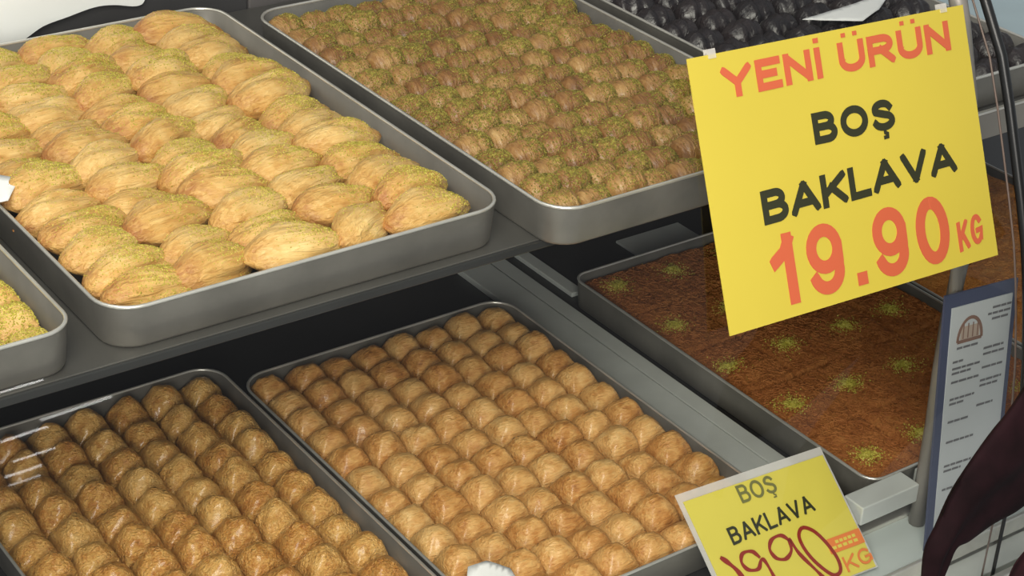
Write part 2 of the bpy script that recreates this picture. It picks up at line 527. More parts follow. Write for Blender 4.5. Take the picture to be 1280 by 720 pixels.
def square_mesh(name, seed, sx, sy, hz, m, N=16, ridge=0.065, rough=0.0012, edge=0.49, pw=0.48, pinch=0.02):
    """one puffed square of folded phyllo: flat sides, domed top, pinched corners"""
    rr = random.Random(seed)
    V, F = [], []
    tw = rr.uniform(-.12, .12)
    cxo, cyo = rr.uniform(-.15, .15), rr.uniform(-.15, .15)

    def P(u, v):
        k = 0.97 + 0.03 * max(abs(u), abs(v)) ** 0.5
        # rounded square plan
        a = 1 - 0.06 * (u * u) * (v * v)
        x, y = u * a * k * (1 - pinch * (1 - v * v) * abs(u)), v * a * k * (1 - pinch * (1 - u * u) * abs(v))
        uu, vv = u - cxo * (1 - u * u), v - cyo * (1 - v * v)
        d = max(0.0, math.cos(PI / 2 * uu)) * max(0.0, math.cos(PI / 2 * vv))
        z = edge + (1 - edge) * d ** pw
        z += ridge * math.exp(-((abs(uu) - abs(vv)) / 0.16) ** 2) * (abs(u) + abs(v)) * 0.5 * (1 - max(abs(u), abs(v)) ** 6)
        z -= 0.05 * (u * u * v * v)
        nz = noise.noise(Vector((u * 1.6 + seed * 3.1, v * 1.6, seed * 1.7)))
        n2 = noise.noise(Vector((u * 5 + seed, v * 5, 4.2 + seed)))
        return Vector((x * sx / 2 + nz * rough * 0.7, y * sy / 2 + n2 * rough * 0.6, z * hz + nz * rough * 2.0 + n2 * rough * 0.9 + 0.35 * rough * noise.noise(Vector((u * 12 + seed, v * 12, 9.0)))))
    for j in range(N + 1):
        for i in range(N + 1):
            u = -1 + 2 * i / N
            v = -1 + 2 * j / N
            u = math.copysign(abs(u) ** 0.85, u)
            v = math.copysign(abs(v) ** 0.85, v)
            V.append(P(u, v))
    for j in range(N):
        for i in range(N):
            a = j * (N + 1) + i
            F.append((a, a + 1, a + N + 2, a + N + 1))
    ring = [i for i in range(N + 1)] + [j * (N + 1) + N for j in range(1, N + 1)] + [N * (N + 1) + i for i in range(N - 1, -1, -1)] + [j * (N + 1) for j in range(N - 1, 0, -1)]
    prev = ring
    for lev, (f, s) in enumerate(((0.30, 1.012), (0.15, 0.985), (0.0, 0.96))):
        cur = []
        for q in ring:
            p = V[q]
            wv = 0.0006 * math.sin(p.x * 900 + lev * 2 + seed) + 0.0005 * math.sin(p.y * 700 + lev)
            cur.append(len(V))
            V.append(Vector((p.x * s + wv, p.y * s + wv, p.z * f / edge if f else 0.0)))
        for i in range(len(ring)):
            k = (i + 1) % len(ring)
            F.append((prev[k], prev[i], cur[i], cur[k]))
        prev = cur
    F.append(tuple(prev))
    me = bpy.data.meshes.new(name)
    me.from_pydata([tuple(v) for v in V], [], F)
    me.materials.append(m)
    bm = bmesh.new()
    bm.from_mesh(me)
    bmesh.ops.recalc_face_normals(bm, faces=bm.faces)
    bm.to_mesh(me)
    bm.free()
    me.polygons.foreach_set('use_smooth', [True] * len(me.polygons))
    me.update()
    return me


def shell_mesh(name, seed, L, Wd, Ht_, m):
    """mussel-shaped phyllo: fat rounded head, tapering tail, overlapping folds along its length"""
    rr = random.Random(seed)
    NS, NT = 24, 36
    V, F = [], []
    ph = rr.uniform(0, 6)
    bend = rr.uniform(-0.10, 0.10)
    fold = rr.uniform(0.05, 0.10)
    grooves = [(rr.uniform(1.7, 3.0), rr.uniform(-0.7, 0.7), rr.uniform(0.10, 0.24)) for _ in range(2)]
    for i in range(NS + 1):
        t = i / NS
        s = -1 + 2 * t
        # radius: full at the head, thinner tail
        body = max(0.0, 1 - abs(s) ** 2.0) ** (0.66 if s < 0 else 0.85)
        r = body * (1.06 - 0.36 * (t ** 1.15)) + 0.02
        for k in range(NT):
            a = 2 * PI * k / NT
            cy, cz = math.cos(a), math.sin(a)
            f = 1 + fold * math.sin(3 * a + 2.6 * s + ph) * body + 0.035 * math.sin(8 * a - 3.5 * s + ph * 2) * body
            for a0, sl, dp in grooves:
                f -= dp * body * math.exp(-((a - a0 - sl * s) / 0.17) ** 2)
            x = s * L / 2
            y = cy * r * f * Wd / 2 + bend * L * (s * s - 0.4) * 0.5
            z = (cz * r * f) * Ht_ * (0.62 if cz > 0 else 0.38)
            nz = noise.noise(Vector((x * 60 + seed * 5, y * 60, z * 60)))
            y += nz * 0.0016
            z += nz * 0.0020
            V.append((x + nz * 0.002, y, z + 0.38 * Ht_))
    for i in range(NS):
        for k in range(NT):
            l = (k + 1) % NT
            F.append((i * NT + k, (i + 1) * NT + k, (i + 1) * NT + l, i * NT + l))
    F.append(tuple(range(NT)))
    F.append(tuple(range(NS * NT, NS * NT + NT))[::-1])
    zmin = min(v[2] for v in V)
    V = [(x, y, z - zmin) for x, y, z in V]
    me = bpy.data.meshes.new(name)
    me.from_pydata(V, [], F)
    me.materials.append(m)
    bm = bmesh.new()
    bm.from_mesh(me)
    bmesh.ops.recalc_face_normals(bm, faces=bm.faces)
    bm.to_mesh(me)
    bm.free()
    me.polygons.foreach_set('use_smooth', [True] * len(me.polygons))
    me.update()
    return me


def roll_mesh(name, seed, L, Wd, Ht_, m, wr=0.06):
    """short plump roll, gathered in ridges round its waist"""
    rr = random.Random(seed)
    NS, NT = 20, 18
    V, F = [], []
    ph = rr.uniform(0, 6)
    for i in range(NS + 1):
        s = -1 + 2 * i / NS
        s = math.sin(s * PI / 2) * 0.35 + s * 0.65
        r = max(0.0, 1 - abs(s) ** 3.4) ** 0.5 * (1 + wr * math.sin(s * 11 + ph) * (1 - s * s)) + 0.02
        for k in range(NT):
            a = 2 * PI * k / NT
            cz = math.sin(a)
            x = s * L / 2
            y = math.cos(a) * (1 - 0.08 * cz) * r * Wd / 2
            z = cz * r * Ht_ * (0.6 if cz > 0 else 0.4)
            nz = noise.noise(Vector((x * 70 + seed * 3, y * 70, z * 70)))
            V.append((x + nz * 0.0015, y + nz * 0.0012, z + nz * 0.0022))
    for i in range(NS):
        for k in range(NT):
            l = (k + 1) % NT
            F.append((i * NT + k, (i + 1) * NT + k, (i + 1) * NT + l, i * NT + l))
    F.append(tuple(range(NT)))
    F.append(tuple(range(NS * NT, NS * NT + NT))[::-1])
    zmin = min(v[2] for v in V)
    V = [(x, y, z - zmin) for x, y, z in V]
    me = bpy.data.meshes.new(name)
    me.from_pydata(V, [], F)
    me.materials.append(m)
    bm = bmesh.new()
    bm.from_mesh(me)
    bmesh.ops.recalc_face_normals(bm, faces=bm.faces)
    bm.to_mesh(me)
    bm.free()
    me.polygons.foreach_set('use_smooth', [True] * len(me.polygons))
    me.update()
    return me


def add_crumb(V, F, p, s, rr):
    b = len(V)
    M3 = Matrix.Rotation(rr.uniform(0, 6), 3, 'Z') @ Matrix.Rotation(rr.uniform(0, 3), 3, 'X')
    for q in ((1, 0, -.4), (-.6, .8, -.4), (-.5, -.9, -.4), (0.1, 0, .9)):
        V.append(p + M3 @ (Vector(q) * s * rr.uniform(.7, 1.3)))
    F += [(b, b + 1, b + 3), (b + 1, b + 2, b + 3), (b + 2, b, b + 3), (b, b + 2, b + 1)]


def crumbs_on(me, name, seed, n, cx, cy, sx, sy, m, size=(0.0006, 0.0013)):
    """ground pistachio lying on the upper faces of a piece, densest round (cx, cy)"""
    rr = random.Random(seed)
    tris = []
    for p in me.polygons:
        if p.normal.z > 0.25:
            c = p.center
            wgt = p.area * math.exp(-((c.x - cx) / sx) ** 2 - ((c.y - cy) / sy) ** 2)
            tris.append((wgt, p))
    ws = [t[0] for t in tris]
    V, F = [], []
    for p in rr.choices([t[1] for t in tris], weights=ws, k=n):
        vs = [me.vertices[i].co for i in p.vertices]
        a, b = rr.random(), rr.random()
        if len(vs) >= 4:
            q = vs[0].lerp(vs[1], a).lerp(vs[3].lerp(vs[2], a), b)
        else:
            q = vs[0].lerp(vs[1], a).lerp(vs[2], b)
        add_crumb(V, F, q + p.normal * 0.0002, rr.uniform(*size), rr)
    cm = bpy.data.meshes.new(name)
    cm.from_pydata([tuple(v) for v in V], [], F)
    cm.materials.append(m)
    return cm


CAMI = (camo.matrix_basis.to_3x3().transposed(), camo.location.copy())


def near_view(p, mx=130, my=100):
    q = CAMI[0] @ (Vector(p) - CAMI[1])
    x = 640 + 2347.14 * q.x / -q.z
    y = 360 - 2347.14 * q.y / -q.z
    return -mx < x < 1280 + mx and -my < y < 720 + my


def place(name, me, loc, rot, sc, label, cat, group, crumb=None):
    o = bpy.data.objects.new(name, me)
    o.location = loc
    o.rotation_euler = rot
    o.scale = sc
    C.objects.link(o)
    tag(o, label, cat, group)
    if crumb is not None:
        c = bpy.data.objects.new('pistachio_crumbs', crumb)
        C.objects.link(c)
        c.parent = o
        c['kind'] = 'stuff'
    return o


# ---- tray A: shell pastries, five columns, overlapping like mussels
shells = [shell_mesh('shell_pastry', 20 + i, 0.118, 0.059, 0.045, M['shell']) for i in range(7)]
sh_cr = []
for i, me in enumerate(shells):
    sh_cr.append([crumbs_on(me, 'pistachio_crumbs', 100 + 3 * i, 1300, 0.002, -0.004, 0.032, 0.026, M['pist'], (0.0005, 0.0010)),
                  crumbs_on(me, 'pistachio_crumbs', 101 + 3 * i, 650, 0.014, -0.002, 0.026, 0.022, M['pist'], (0.0005, 0.0010)),
                  crumbs_on(me, 'pistachio_crumbs', 102 + 3 * i, 200, 0.0, 0.0, 0.03, 0.025, M['pist'], (0.0005, 0.0010))])
x0, x1, y0, y1 = A
NC, NR = 5, 13
px = (x1 - x0 - 0.118) / (NC - 1)
py = (y1 - y0 - 0.064) / (NR - 1)
for c in range(NC):
    for r in range(NR):
        cx = x0 + 0.054 + px * c + R.uniform(-.004, .004)
        cy = y0 + 0.032 + py * r + (0.4 * py if c % 2 else 0) * (r < NR - 1) + R.uniform(-.003, .003)
        base = H - WALL + 0.003
        if not near_view((cx, cy, H)):
            continue
        i = R.randrange(7)
        rz = R.gauss(0.22, 0.16) + (0.20 if c == 3 else 0)
        k = 0 if (c == 0 or r > 7) and R.random() < 0.65 else R.choice((0, 1, 1, 2))
        s = R.uniform(.94, 1.06)
        ex = s * ((0.052 if c == 0 else 0.056) * math.cos(rz) + 0.012 * abs(math.sin(rz)))
        ey = s * max(0.027, 0.042 * abs(math.sin(rz)) + 0.017)
        cx = min(max(cx, x0 + 0.0055 + ex), x1 - 0.0055 - ex)
        cy = min(max(cy, y0 + 0.0055 + ey), y1 - 0.0055 - ey)
        if c in (0, NC - 1) and r in (0, NR - 1):        # the tray's corners are round
            cx += 0.006 * (1 if c == 0 else -1)
            cy += 0.006 * (1 if r == 0 else -1)
        place('shell_pastry', shells[i], (cx, cy, base + 0.007 + R.uniform(-.001, .008)), (R.uniform(-.12, .12), 0.12 + R.uniform(-.06, .06), rz), (s, s, s * R.uniform(.95, 1.1)),
              f'pale shell pastry, {ORD[r]} row from the front, {ORD[NC-1-c]} from the right rim, upper left tray', 'pastry', 'shell pastries in the upper left tray', sh_cr[i][k])

# ---- tray B: plump rolls under ground pistachio
rolls = [roll_mesh('pistachio_roll', 40 + i, 0.045, 0.041, 0.036, M['roll'], 0.03) for i in range(6)]
ro_cr = []
for i, me in enumerate(rolls):
    ro_cr.append([crumbs_on(me, 'pistachio_crumbs', 300 + 3 * i, 1000, 0.004, -0.003, 0.020, 0.022, M['pist_deep']),
                  crumbs_on(me, 'pistachio_crumbs', 301 + 3 * i, 650, 0.014, 0.0, 0.014, 0.020, M['pist_deep']),
                  crumbs_on(me, 'pistachio_crumbs', 302 + 3 * i, 320, -0.004, -0.003, 0.025, 0.025, M['pist_deep'])])
x0, x1, y0, y1 = B
NC, NR = 9, 15
px = (x1 - x0 - 0.024) / NC
py = (y1 - y0 - 0.024) / NR
for r in range(NR):
    for c in range(NC):
        cx = x0 + 0.012 + px * (c + 0.5) + R.uniform(-.0012, .0012)
        cy = y0 + 0.012 + py * (r + 0.5) + R.uniform(-.0015, .0015)
        if not near_view((cx, cy, H)):
            continue
        i = R.randrange(6)
        k = R.choice((0, 1, 1, 2, 2))
        s = R.uniform(.95, 1.04)
        place('pistachio_roll', rolls[i], (cx, cy, H - WALL + 0.003 + R.uniform(0, .006)), (0, R.uniform(-.08, .08), R.uniform(-.12, .12)), (s, s, s * R.uniform(.95, 1.12)),
              f'browned pistachio-dusted roll, {ORD[r]} row from the front, {ORD[c]} from the left rim, upper middle tray', 'pastry', 'pistachio rolls in the upper middle tray', ro_cr[i][k])

# ---- trays C and D: plain squares
def squares(T, NC, NR, protos, ztop, fmt, group, from_right=False, name='baklava_square', jit=0.001, crumb=None, side=130):
    x0, x1, y0, y1 = T
    px = (x1 - x0 - 0.018) / NC
    py = (y1 - y0 - 0.018) / NR
    for r in range(NR):
        for c in range(NC):
            cx = x0 + 0.009 + px * (c + 0.5) + R.uniform(-jit, jit)
            cy = y1 - 0.0075 - py * (r + 0.5) + R.uniform(-jit, jit)
            if not near_view((cx, cy, ztop), side):
                continue
            i = R.randrange(len(protos))
            col = ORD[NC - 1 - c] if from_right else ORD[c]
            q = R.choice((0, 0, 1, -1, 2)) * PI / 2 if abs(px - py) < 0.002 else R.choice((0, 2)) * PI / 2
            place(name, protos[i], (cx, cy, ztop - WALL + 0.0042), (R.uniform(-.07, .07), R.uniform(-.07, .07), q + R.uniform(-.07, .07)), (1, 1, R.uniform(.90, 1.10)),
                  fmt.format(row=ORD[r], col=col), 'pastry', group, crumb[i] if crumb else None)


cx_, cy_ = (Cc[1] - Cc[0] - 0.018) / 8, (Cc[3] - Cc[2] - 0.018) / 12
protoC = [square_mesh('baklava_square', 60 + i, cx_ * 1.0, cy_ * 1.0, 0.049, M['square']) for i in range(8)]
squares(Cc, 8, 12, protoC, 0.0, 'plain golden square, {row} row from the back, {col} from the left, lower centre tray', 'plain golden squares in the lower centre tray')
dx_, dy_ = (D[1] - D[0] - 0.018) / 7, (D[3] - D[2] - 0.018) / 12
protoD = [square_mesh('baklava_square', 80 + i, dx_ * 0.97, dy_ * 0.97, 0.047, M['square_dark'], ridge=0.0, rough=0.0024, edge=0.42, pw=0.60, pinch=0.0) for i in range(8)]
squares(D, 7, 12, protoD, 0.0, 'amber puffed square, {row} row from the back, {col} from the right, lower left tray', 'amber squares in the lower left tray', True, jit=0.0016, side=300)
# ---- tray F: green dusted squares (only the front right corner is in the picture)
protoF = [square_mesh('dusted_square', 90 + i, 0.0385, 0.043, 0.026, M['shell']) for i in range(4)]
crF = [crumbs_on(me, 'pistachio_crumbs', 500 + i, 800, 0, 0, 0.03, 0.03, M['pist']) for i, me in enumerate(protoF)]
squares(Ft, 10, 13, protoF, H, 'pistachio-dusted square, {row} row from the back, {col} from the right rim, tray at left edge', 'dusted squares in the tray at the left edge', True, 'dusted_square', 0.001, crF, 420)
# ---- tray G: dark glossy rolls
darks = [roll_mesh('dark_pastry', 120 + i, 0.058, 0.044, 0.042, M['darkroll'], 0.10) for i in range(5)]
x0, x1, y0, y1 = G
NC, NR = 6, 13
px = (x1 - x0 - 0.016) / NC
py = (y1 - y0 - 0.016) / NR
for r in range(NR):
    for c in range(NC):
        cx, cy = x0 + 0.008 + px * (c + .5) + R.uniform(-.002, .002), y0 + 0.008 + py * (r + .5) + R.uniform(-.002, .002)
        if not near_view((cx, cy, H)):
            continue
        s = R.uniform(.93, 1.04)
        place('dark_pastry', darks[R.randrange(5)], (cx, cy, H - WALL + 0.003 + R.uniform(0, .004)), (R.uniform(-.06, .06), R.uniform(-.10, .10), R.uniform(-.25, .25)), (s, s, s),
              f'dark glossy roll, {ORD[r]} row from the front, {ORD[c]} from the left rim, upper right tray', 'pastry', 'dark rolls in the upper right tray')


# ---- trays E and H: shredded pastry slabs
def kadayif(T, seed, ztop, label, m, mounds, nstr):
    x0, x1, y0, y1 = T
    rr = random.Random(seed)
    ins = 0.0085
    X0, X1, Y0, Y1 = x0 + ins, x1 - ins, y0 + ins, y1 - ins
    cx, cy = (x0 + x1) / 2, (y0 + y1) / 2
    base = ztop - WALL + 0.003
    root = empty('shredded_pastry', (cx, cy, base))
    tag(root, label, 'pastry', 'slabs of shredded pastry')
    hz = WALL - 0.011
    NX, NY = 120, 170
    cutsx = [X0 + (X1 - X0) * k / 4 for k in range(1, 4)]
    cutsy = [Y0 + (Y1 - Y0) * k / 5 for k in range(1, 5)]

    def hgt(x, y):
        z = hz + 0.0035 * noise.noise(Vector((x * 14, y * 14, seed))) + 0.0022 * noise.noise(Vector((x * 45, y * 45, seed + 3))) + 0.0014 * noise.noise(Vector((x * 130, y * 130, seed + 7)))
        wob = 0.006 * noise.noise(Vector((x * 18, y * 18, seed + 9)))
        on = noise.noise(Vector((x * 9, y * 9, seed + 20)))
        d = min(min(abs(x + wob - c) for c in cutsx), min(abs(y + wob - c) for c in cutsy))
        z -= max(0.0, min(1.0, 0.45 + 1.6 * on)) * 0.010 * math.exp(-(d / 0.0022) ** 2)
        e = min(x - X0, X1 - x, y - Y0, Y1 - y)
        return z - 0.004 * math.exp(-(e / 0.006))
    V, F = [], []
    for j in range(NY + 1):
        for i in range(NX + 1):
            x, y = X0 + (X1 - X0) * i / NX, Y0 + (Y1 - Y0) * j / NY
            # round the corners
            V.append((x - cx, y - cy, hgt(x, y)))
    rc = 0.014
    for k, (x, y, z) in enumerate(V):
        ax, ay = (X1 - X0) / 2 - rc, (Y1 - Y0) / 2 - rc
        ex, ey = abs(x) - ax, abs(y) - ay
        if ex > 0 and ey > 0:
            l = math.hypot(ex, ey)
            f = max(ex, ey) / l
            V[k] = (math.copysign(ax + ex * f, x), math.copysign(ay + ey * f, y), z)
    for j in range(NY):
        for i in range(NX):
            a = j * (NX + 1) + i
            F.append((a, a + 1, a + NX + 2, a + NX + 1))
    ring = [i for i in range(NX + 1)] + [j * (NX + 1) + NX for j in range(1, NY + 1)] + [NY * (NX + 1) + i for i in range(NX - 1, -1, -1)] + [j * (NX + 1) for j in range(NY - 1, 0, -1)]
    b = len(V)
    for q in ring:
        V.append((V[q][0] * 0.995, V[q][1] * 0.995, 0.0))
    for i in range(len(ring)):
        k = (i + 1) % len(ring)
        F.append((ring[k], ring[i], b + i, b + k))
    mesh_obj('slab', V, F, m, root, smooth=True)
    V, F = [], []
    for _ in range(nstr):
        x, y = rr.uniform(X0 + .006, X1 - .006), rr.uniform(Y0 + .006, Y1 - .006)
        a = rr.uniform(0, 2 * PI)
        ln = rr.uniform(.003, .009)
        cv = rr.uniform(-1.2, 1.2)
        pts = []
        for t in range(4):
            pts.append(Vector((x, y, 0)))
            x += math.cos(a) * ln / 3
            y += math.sin(a) * ln / 3
            a += cv / 3
        if not all(X0 + .004 < p.x < X1 - .004 and Y0 + .004 < p.y < Y1 - .004 for p in pts):
            continue
        lift = rr.uniform(0.0000, 0.0011)
        bb = len(V)
        for t, p in enumerate(pts):
            q = pts[min(3, t + 1)] - pts[max(0, t - 1)]
            s = Vector((-q.y, q.x, 0)).normalized() * 0.0005
            z = hgt(p.x, p.y) + (lift if t in (1, 2) else lift * .2)
            V += [(p.x - s.x - cx, p.y - s.y - cy, z), (p.x + s.x - cx, p.y + s.y - cy, z), (p.x - cx, p.y - cy, z + 0.0009)]
        for t in range(3):
            o = bb + 3 * t
            for k in range(3):
                l = (k + 1) % 3
                F.append((o + k, o + l, o + 3 + l, o + 3 + k))
    mesh_obj('shreds', V, F, m, root, kind='stuff')
    for (mx, my) in mounds:
        V, F = [], []
        for _ in range(640):
            rad = 0.0215 * abs(rr.gauss(0, 0.5))
            an = rr.uniform(0, 2 * PI)
            x, y = mx + rad * 1.25 * math.cos(an), my + rad * math.sin(an)
            z = hgt(x, y) + 0.0007 + rr.random() * 0.0042 * max(0, 1 - rad / 0.012)
            add_crumb(V, F, Vector((x - cx, y - cy, z)), rr.uniform(0.0007, 0.0015), rr)
        mesh_obj('pistachio_mound', V, F, M['pist'], root, kind='stuff')
    return root


grid = [(gx + R.uniform(-.004, .004), gy + R.uniform(-.004, .004)) for gx in (0.556, 0.651, 0.752, 0.842) for gy in (-0.052, -0.166, -0.285, -0.395, -0.520)]
kadayif(Et, 5, 0.0, 'red-brown shredded pastry slab with green pistachio mounds under the yellow sign', M['kad'], grid, 15000)
kadayif(Ht, 8, 0.0, 'brightly lit orange shredded pastry slab visible right of the yellow sign', M['kad_lit_tint'], [], 6000)


# ------------------------------------------------------------------ signs
class Board:
    def __init__(s, tl, tr, bl):
        s.o = Vector(bl)
        s.ux = Vector(tr) - Vector(tl)
        s.uy = Vector(tl) - Vector(bl)
        s.w, s.h = s.ux.length, s.uy.length
        s.ex = s.ux.normalized()
        s.n = s.ux.cross(s.uy).normalized()
        s.ey = s.n.cross(s.ex).normalized()

    def at(s, u, v, d=0.0):
        return s.o + s.ux * u + s.uy * v + s.n * d

    def matrix(s):
        m = Matrix((s.ex, s.ey, s.n)).transposed().to_4x4()
        return m


def sheet(name, bd, u0, u1, v0, v1, d0, d1, m, parent, label=None, bow=0.0, nseg=1):
    """a thin board in the plane of the sign, world coordinates relative to the parent at origin"""
    V, F = [], []
    n = nseg
    for d in (d0, d1):
        for j in range(n + 1):
            for i in range(n + 1):
                u, v = u0 + (u1 - u0) * i / n, v0 + (v1 - v0) * j / n
                V.append(bd.at(u, v, d + bow * (math.sin(PI * u) * 0.6 + 0.4 * math.sin(PI * v))))
    k = (n + 1) ** 2
    for j in range(n):
        for i in range(n):
            a = j * (n + 1) + i
            F.append((a + k, a + 1 + k, a + n + 2 + k, a + n + 1 + k))
            F.append((a, a + n + 1, a + n + 2, a + 1))
    rim = [i for i in range(n + 1)] + [j * (n + 1) + n for j in range(1, n + 1)] + [n * (n + 1) + i for i in range(n - 1, -1, -1)] + [j * (n + 1) for j in range(n - 1, 0, -1)]
    for i in range(len(rim)):
        a, b = rim[i], rim[(i + 1) % len(rim)]
        F.append((a, b, b + k, a + k))
    return mesh_obj(name, V, F, m, parent, label=label)


def arc(cx, cy, rx, ry, a0, a1, n=14):
    return [(cx + rx * math.cos(math.radians(a0 + (a1 - a0) * i / n)), cy + ry * math.sin(math.radians(a0 + (a1 - a0) * i / n))) for i in range(n + 1)]


# capitals and digits as centre-line strokes in a unit box: advance width, strokes
GLYPH = {
    'Y': (0.86, [[(0, 1), (.5, .43)], [(1, 1), (.5, .43)], [(.5, .47), (.5, 0)]]),
    'E': (0.70, [[(1, 1), (0, 1), (0, 0), (1, 0)], [(0, .52), (.78, .52)]]),
    'N': (0.78, [[(0, 0), (0, 1)], [(0, 1), (1, 0)], [(1, 0), (1, 1)]]),
    'I': (0.21, [[(.5, 0), (.5, 1)]]),
    'U': (0.78, [[(0, 1), (0, .38)] + arc(.5, .38, .5, .38, 180, 360) + [(1, 1)]]),
    'R': (0.82, [[(0, 0), (0, 1), (.55, 1)] + arc(.58, .75, .36, .25, 90, -90) + [(0, .5)], [(.50, .5), (1, 0)]]),
    'B': (0.76, [[(0, 0), (0, 1), (.5, 1)] + arc(.55, .77, .35, .23, 90, -90) + [(0, .54)], [(0, .54), (.55, .54)] + arc(.60, .27, .40, .27, 90, -90) + [(0, 0)]]),
    'O': (0.90, [arc(.5, .5, .5, .5, 90, 450, 28)]),
    'S': (0.76, [arc(.5, .75, .44, .25, 20, 200, 12) + arc(.5, .26, .50, .26, 75, -160, 16)]),
    'A': (0.90, [[(0, 0), (.5, 1)], [(.5, 1), (1, 0)], [(.20, .30), (.80, .30)]]),
    'K': (0.80, [[(0, 0), (0, 1)], [(0, .34), (1, 1)], [(.36, .60), (1, 0)]]),
    'L': (0.66, [[(0, 1), (0, 0), (1, 0)]]),
    'V': (0.86, [[(0, 1), (.5, 0)], [(.5, 0), (1, 1)]]),
    'G': (0.88, [arc(.5, .5, .5, .5, 40, 330, 22) + [(1, .12), (1, .45), (.58, .45)]]),
    '1': (0.46, [[(.85, 0), (.85, 1)], [(.90, .98), (.62, .80), (0, .66)]]),
    '9': (0.62, [arc(.5, .68, .5, .32, 0, 360, 26), [(1, .66), (.99, .42)] + arc(.48, .30, .50, .30, 10, -155, 14)]),
    '0': (0.62, [arc(.5, .5, .5, .5, 90, 450, 28)]),
    '.': (0.22, [[(.5, 0.0), (.5, .06)]]),
    ' ': (0.30, []),
}
MARKS = {'İ': ('I', 'dot'), 'Ü': ('U', 'dots'), 'Ş': ('S', 'cedilla')}


def ribbon(pts, t):
    """offset both sides of a polyline (mitred), closed if the ends meet"""
    P = [Vector((x, y, 0)) for x, y in pts]
    closed = (P[0] - P[-1]).length < 1e-6
    if closed:
        P = P[:-1]
    n = len(P)
    out = []
    for i, p in enumerate(P):
        a = P[i - 1] if (i or closed) else None
        b = P[(i + 1) % n] if (i < n - 1 or closed) else None
        d1 = (p - a).normalized() if a is not None else (b - p).normalized()
        d2 = (b - p).normalized() if b is not None else d1
        n1, n2 = Vector((-d1.y, d1.x, 0)), Vector((-d2.y, d2.x, 0))
        m = (n1 + n2)
        m = m.normalized() if m.length > 1e-4 else n1
        k = min(1.45, 1 / max(0.3, m.dot(n1)))
        out.append((p + m * (t / 2 * k), p - m * (t / 2 * k)))
    return out, closed


def text(name, body, bd, base_l, base_r, hv, d, m, parent, weight=0.2, gap=0.13, label=None):
    """flat capitals whose baseline runs from base_l to base_r (u, v), hv high, strokes weight x height thick"""
    hm = hv * bd.h
    wm = math.hypot((base_r[0] - base_l[0]) * bd.w, (base_r[1] - base_l[1]) * bd.h)
    t = weight * hm
    adv = []
    for ch in body:
        adv.append(GLYPH[MARKS.get(ch, (ch,))[0]][0])
    k = (wm / hm - 0.0) / (sum(adv) + gap * (len(body) - 1))
    x = 0.0
    lay = 0
    for ch, a in zip(body, adv):
        V, F = [], []
        g, mark = (MARKS[ch] if ch in MARKS else (ch, None))
        W = a * k * hm
        strokes = [([(x + t / 2 + px_ * max(1e-4, W - t), t / 2 + py_ * (hm - t)) for px_, py_ in st], t, True) for st in GLYPH[g][1]]
        if ch == '.':
            strokes = [([(x + W / 2, 0), (x + W / 2, t * 1.0)], t * 1.05, False)]
        c = x + W / 2
        if mark == 'dot':
            strokes.append(([(c, hm * 1.14), (c, hm * 1.30)], t * 0.9, False))
        elif mark == 'dots':
            for q in (-0.22, 0.22):
                strokes.append(([(c + q * W, hm * 1.14), (c + q * W, hm * 1.28)], t * 0.75, False))
        elif mark == 'cedilla':
            strokes.append(([(c, 0), (c, -0.07 * hm), (c + 0.09 * hm, -0.11 * hm), (c + 0.08 * hm, -0.21 * hm), (c - 0.09 * hm, -0.22 * hm)], t * 0.5, False))
        for pts, tt, clampy in strokes:
            if clampy and (Vector(pts[0]) - Vector(pts[-1])).length > 1e-6:
                # run the open ends on; the box of the letter trims them flush
                a0, a1 = Vector(pts[0]), Vector(pts[1])
                b0, b1 = Vector(pts[-1]), Vector(pts[-2])
                pts = [tuple(a0 + (a0 - a1).normalized() * t * 0.5)] + list(pts) + [tuple(b0 + (b0 - b1).normalized() * t * 0.5)]
            rb, closed = ribbon(pts, tt)
            b = len(V)
            dd = d + 0.00006 * lay
            lay = (lay + 1) % 5
            n = len(rb)
            for qi, q in enumerate(rb):
                for lev in (0, 0.0003 + 0.000008 * qi):
                    for p in q:
                        yy = min(hm, max(0, p.y)) if clampy else p.y
                        xx = min(x + W, max(x, p.x)) if clampy else p.x
                        fx = xx / wm
                        u = base_l[0] + (base_r[0] - base_l[0]) * fx
                        v = base_l[1] + (base_r[1] - base_l[1]) * fx + yy / bd.h
                        V.append(bd.at(u, v, dd + lev))
            for i in range(n if closed else n - 1):
                o, r = b + 4 * i, b + 4 * ((i + 1) % n)
                F += [(o + 2, o + 3, r + 3, r + 2), (o, o + 2, r + 2, r), (o + 3, o + 1, r + 1, r + 3), (o + 1, o, r, r + 1)]
            if not closed:
                F += [(b, b + 1, b + 3, b + 2), (b + 4 * n - 4, b + 4 * n - 2, b + 4 * n - 1, b + 4 * n - 3)]
        x += W + gap * k * hm
        if V:
            me = bpy.data.meshes.new(name)
            me.from_pydata([tuple(v) for v in V], [], F)
            me.materials.append(m)
            link(name, me, parent, label=label)


def strip(name, bd, pts, wd, d, m, parent, label=None):
    """a pen stroke: flattened ribbon through (u, v) points with per-point width"""
    P = [bd.at(u, v, d) for u, v in pts]
    V, F = [], []
    N = len(P)
    for i, p in enumerate(P):
        t = (P[min(N - 1, i + 1)] - P[max(0, i - 1)]).normalized()
        s = t.cross(bd.n).normalized() * (wd[i] if isinstance(wd, list) else wd) / 2
        V += [p - s, p + s, p + s + bd.n * 0.0003, p - s + bd.n * 0.0003]
    for i in range(N - 1):
        for k in range(4):
            l = (k + 1) % 4
            F.append((4 * i + k, 4 * i + l, 4 * i + 4 + l, 4 * i + 4 + k))
    F += [(0, 1, 2, 3), (4 * N - 4, 4 * N - 1, 4 * N - 2, 4 * N - 3)]
    return mesh_obj(name, V, F, m, parent, label=label)


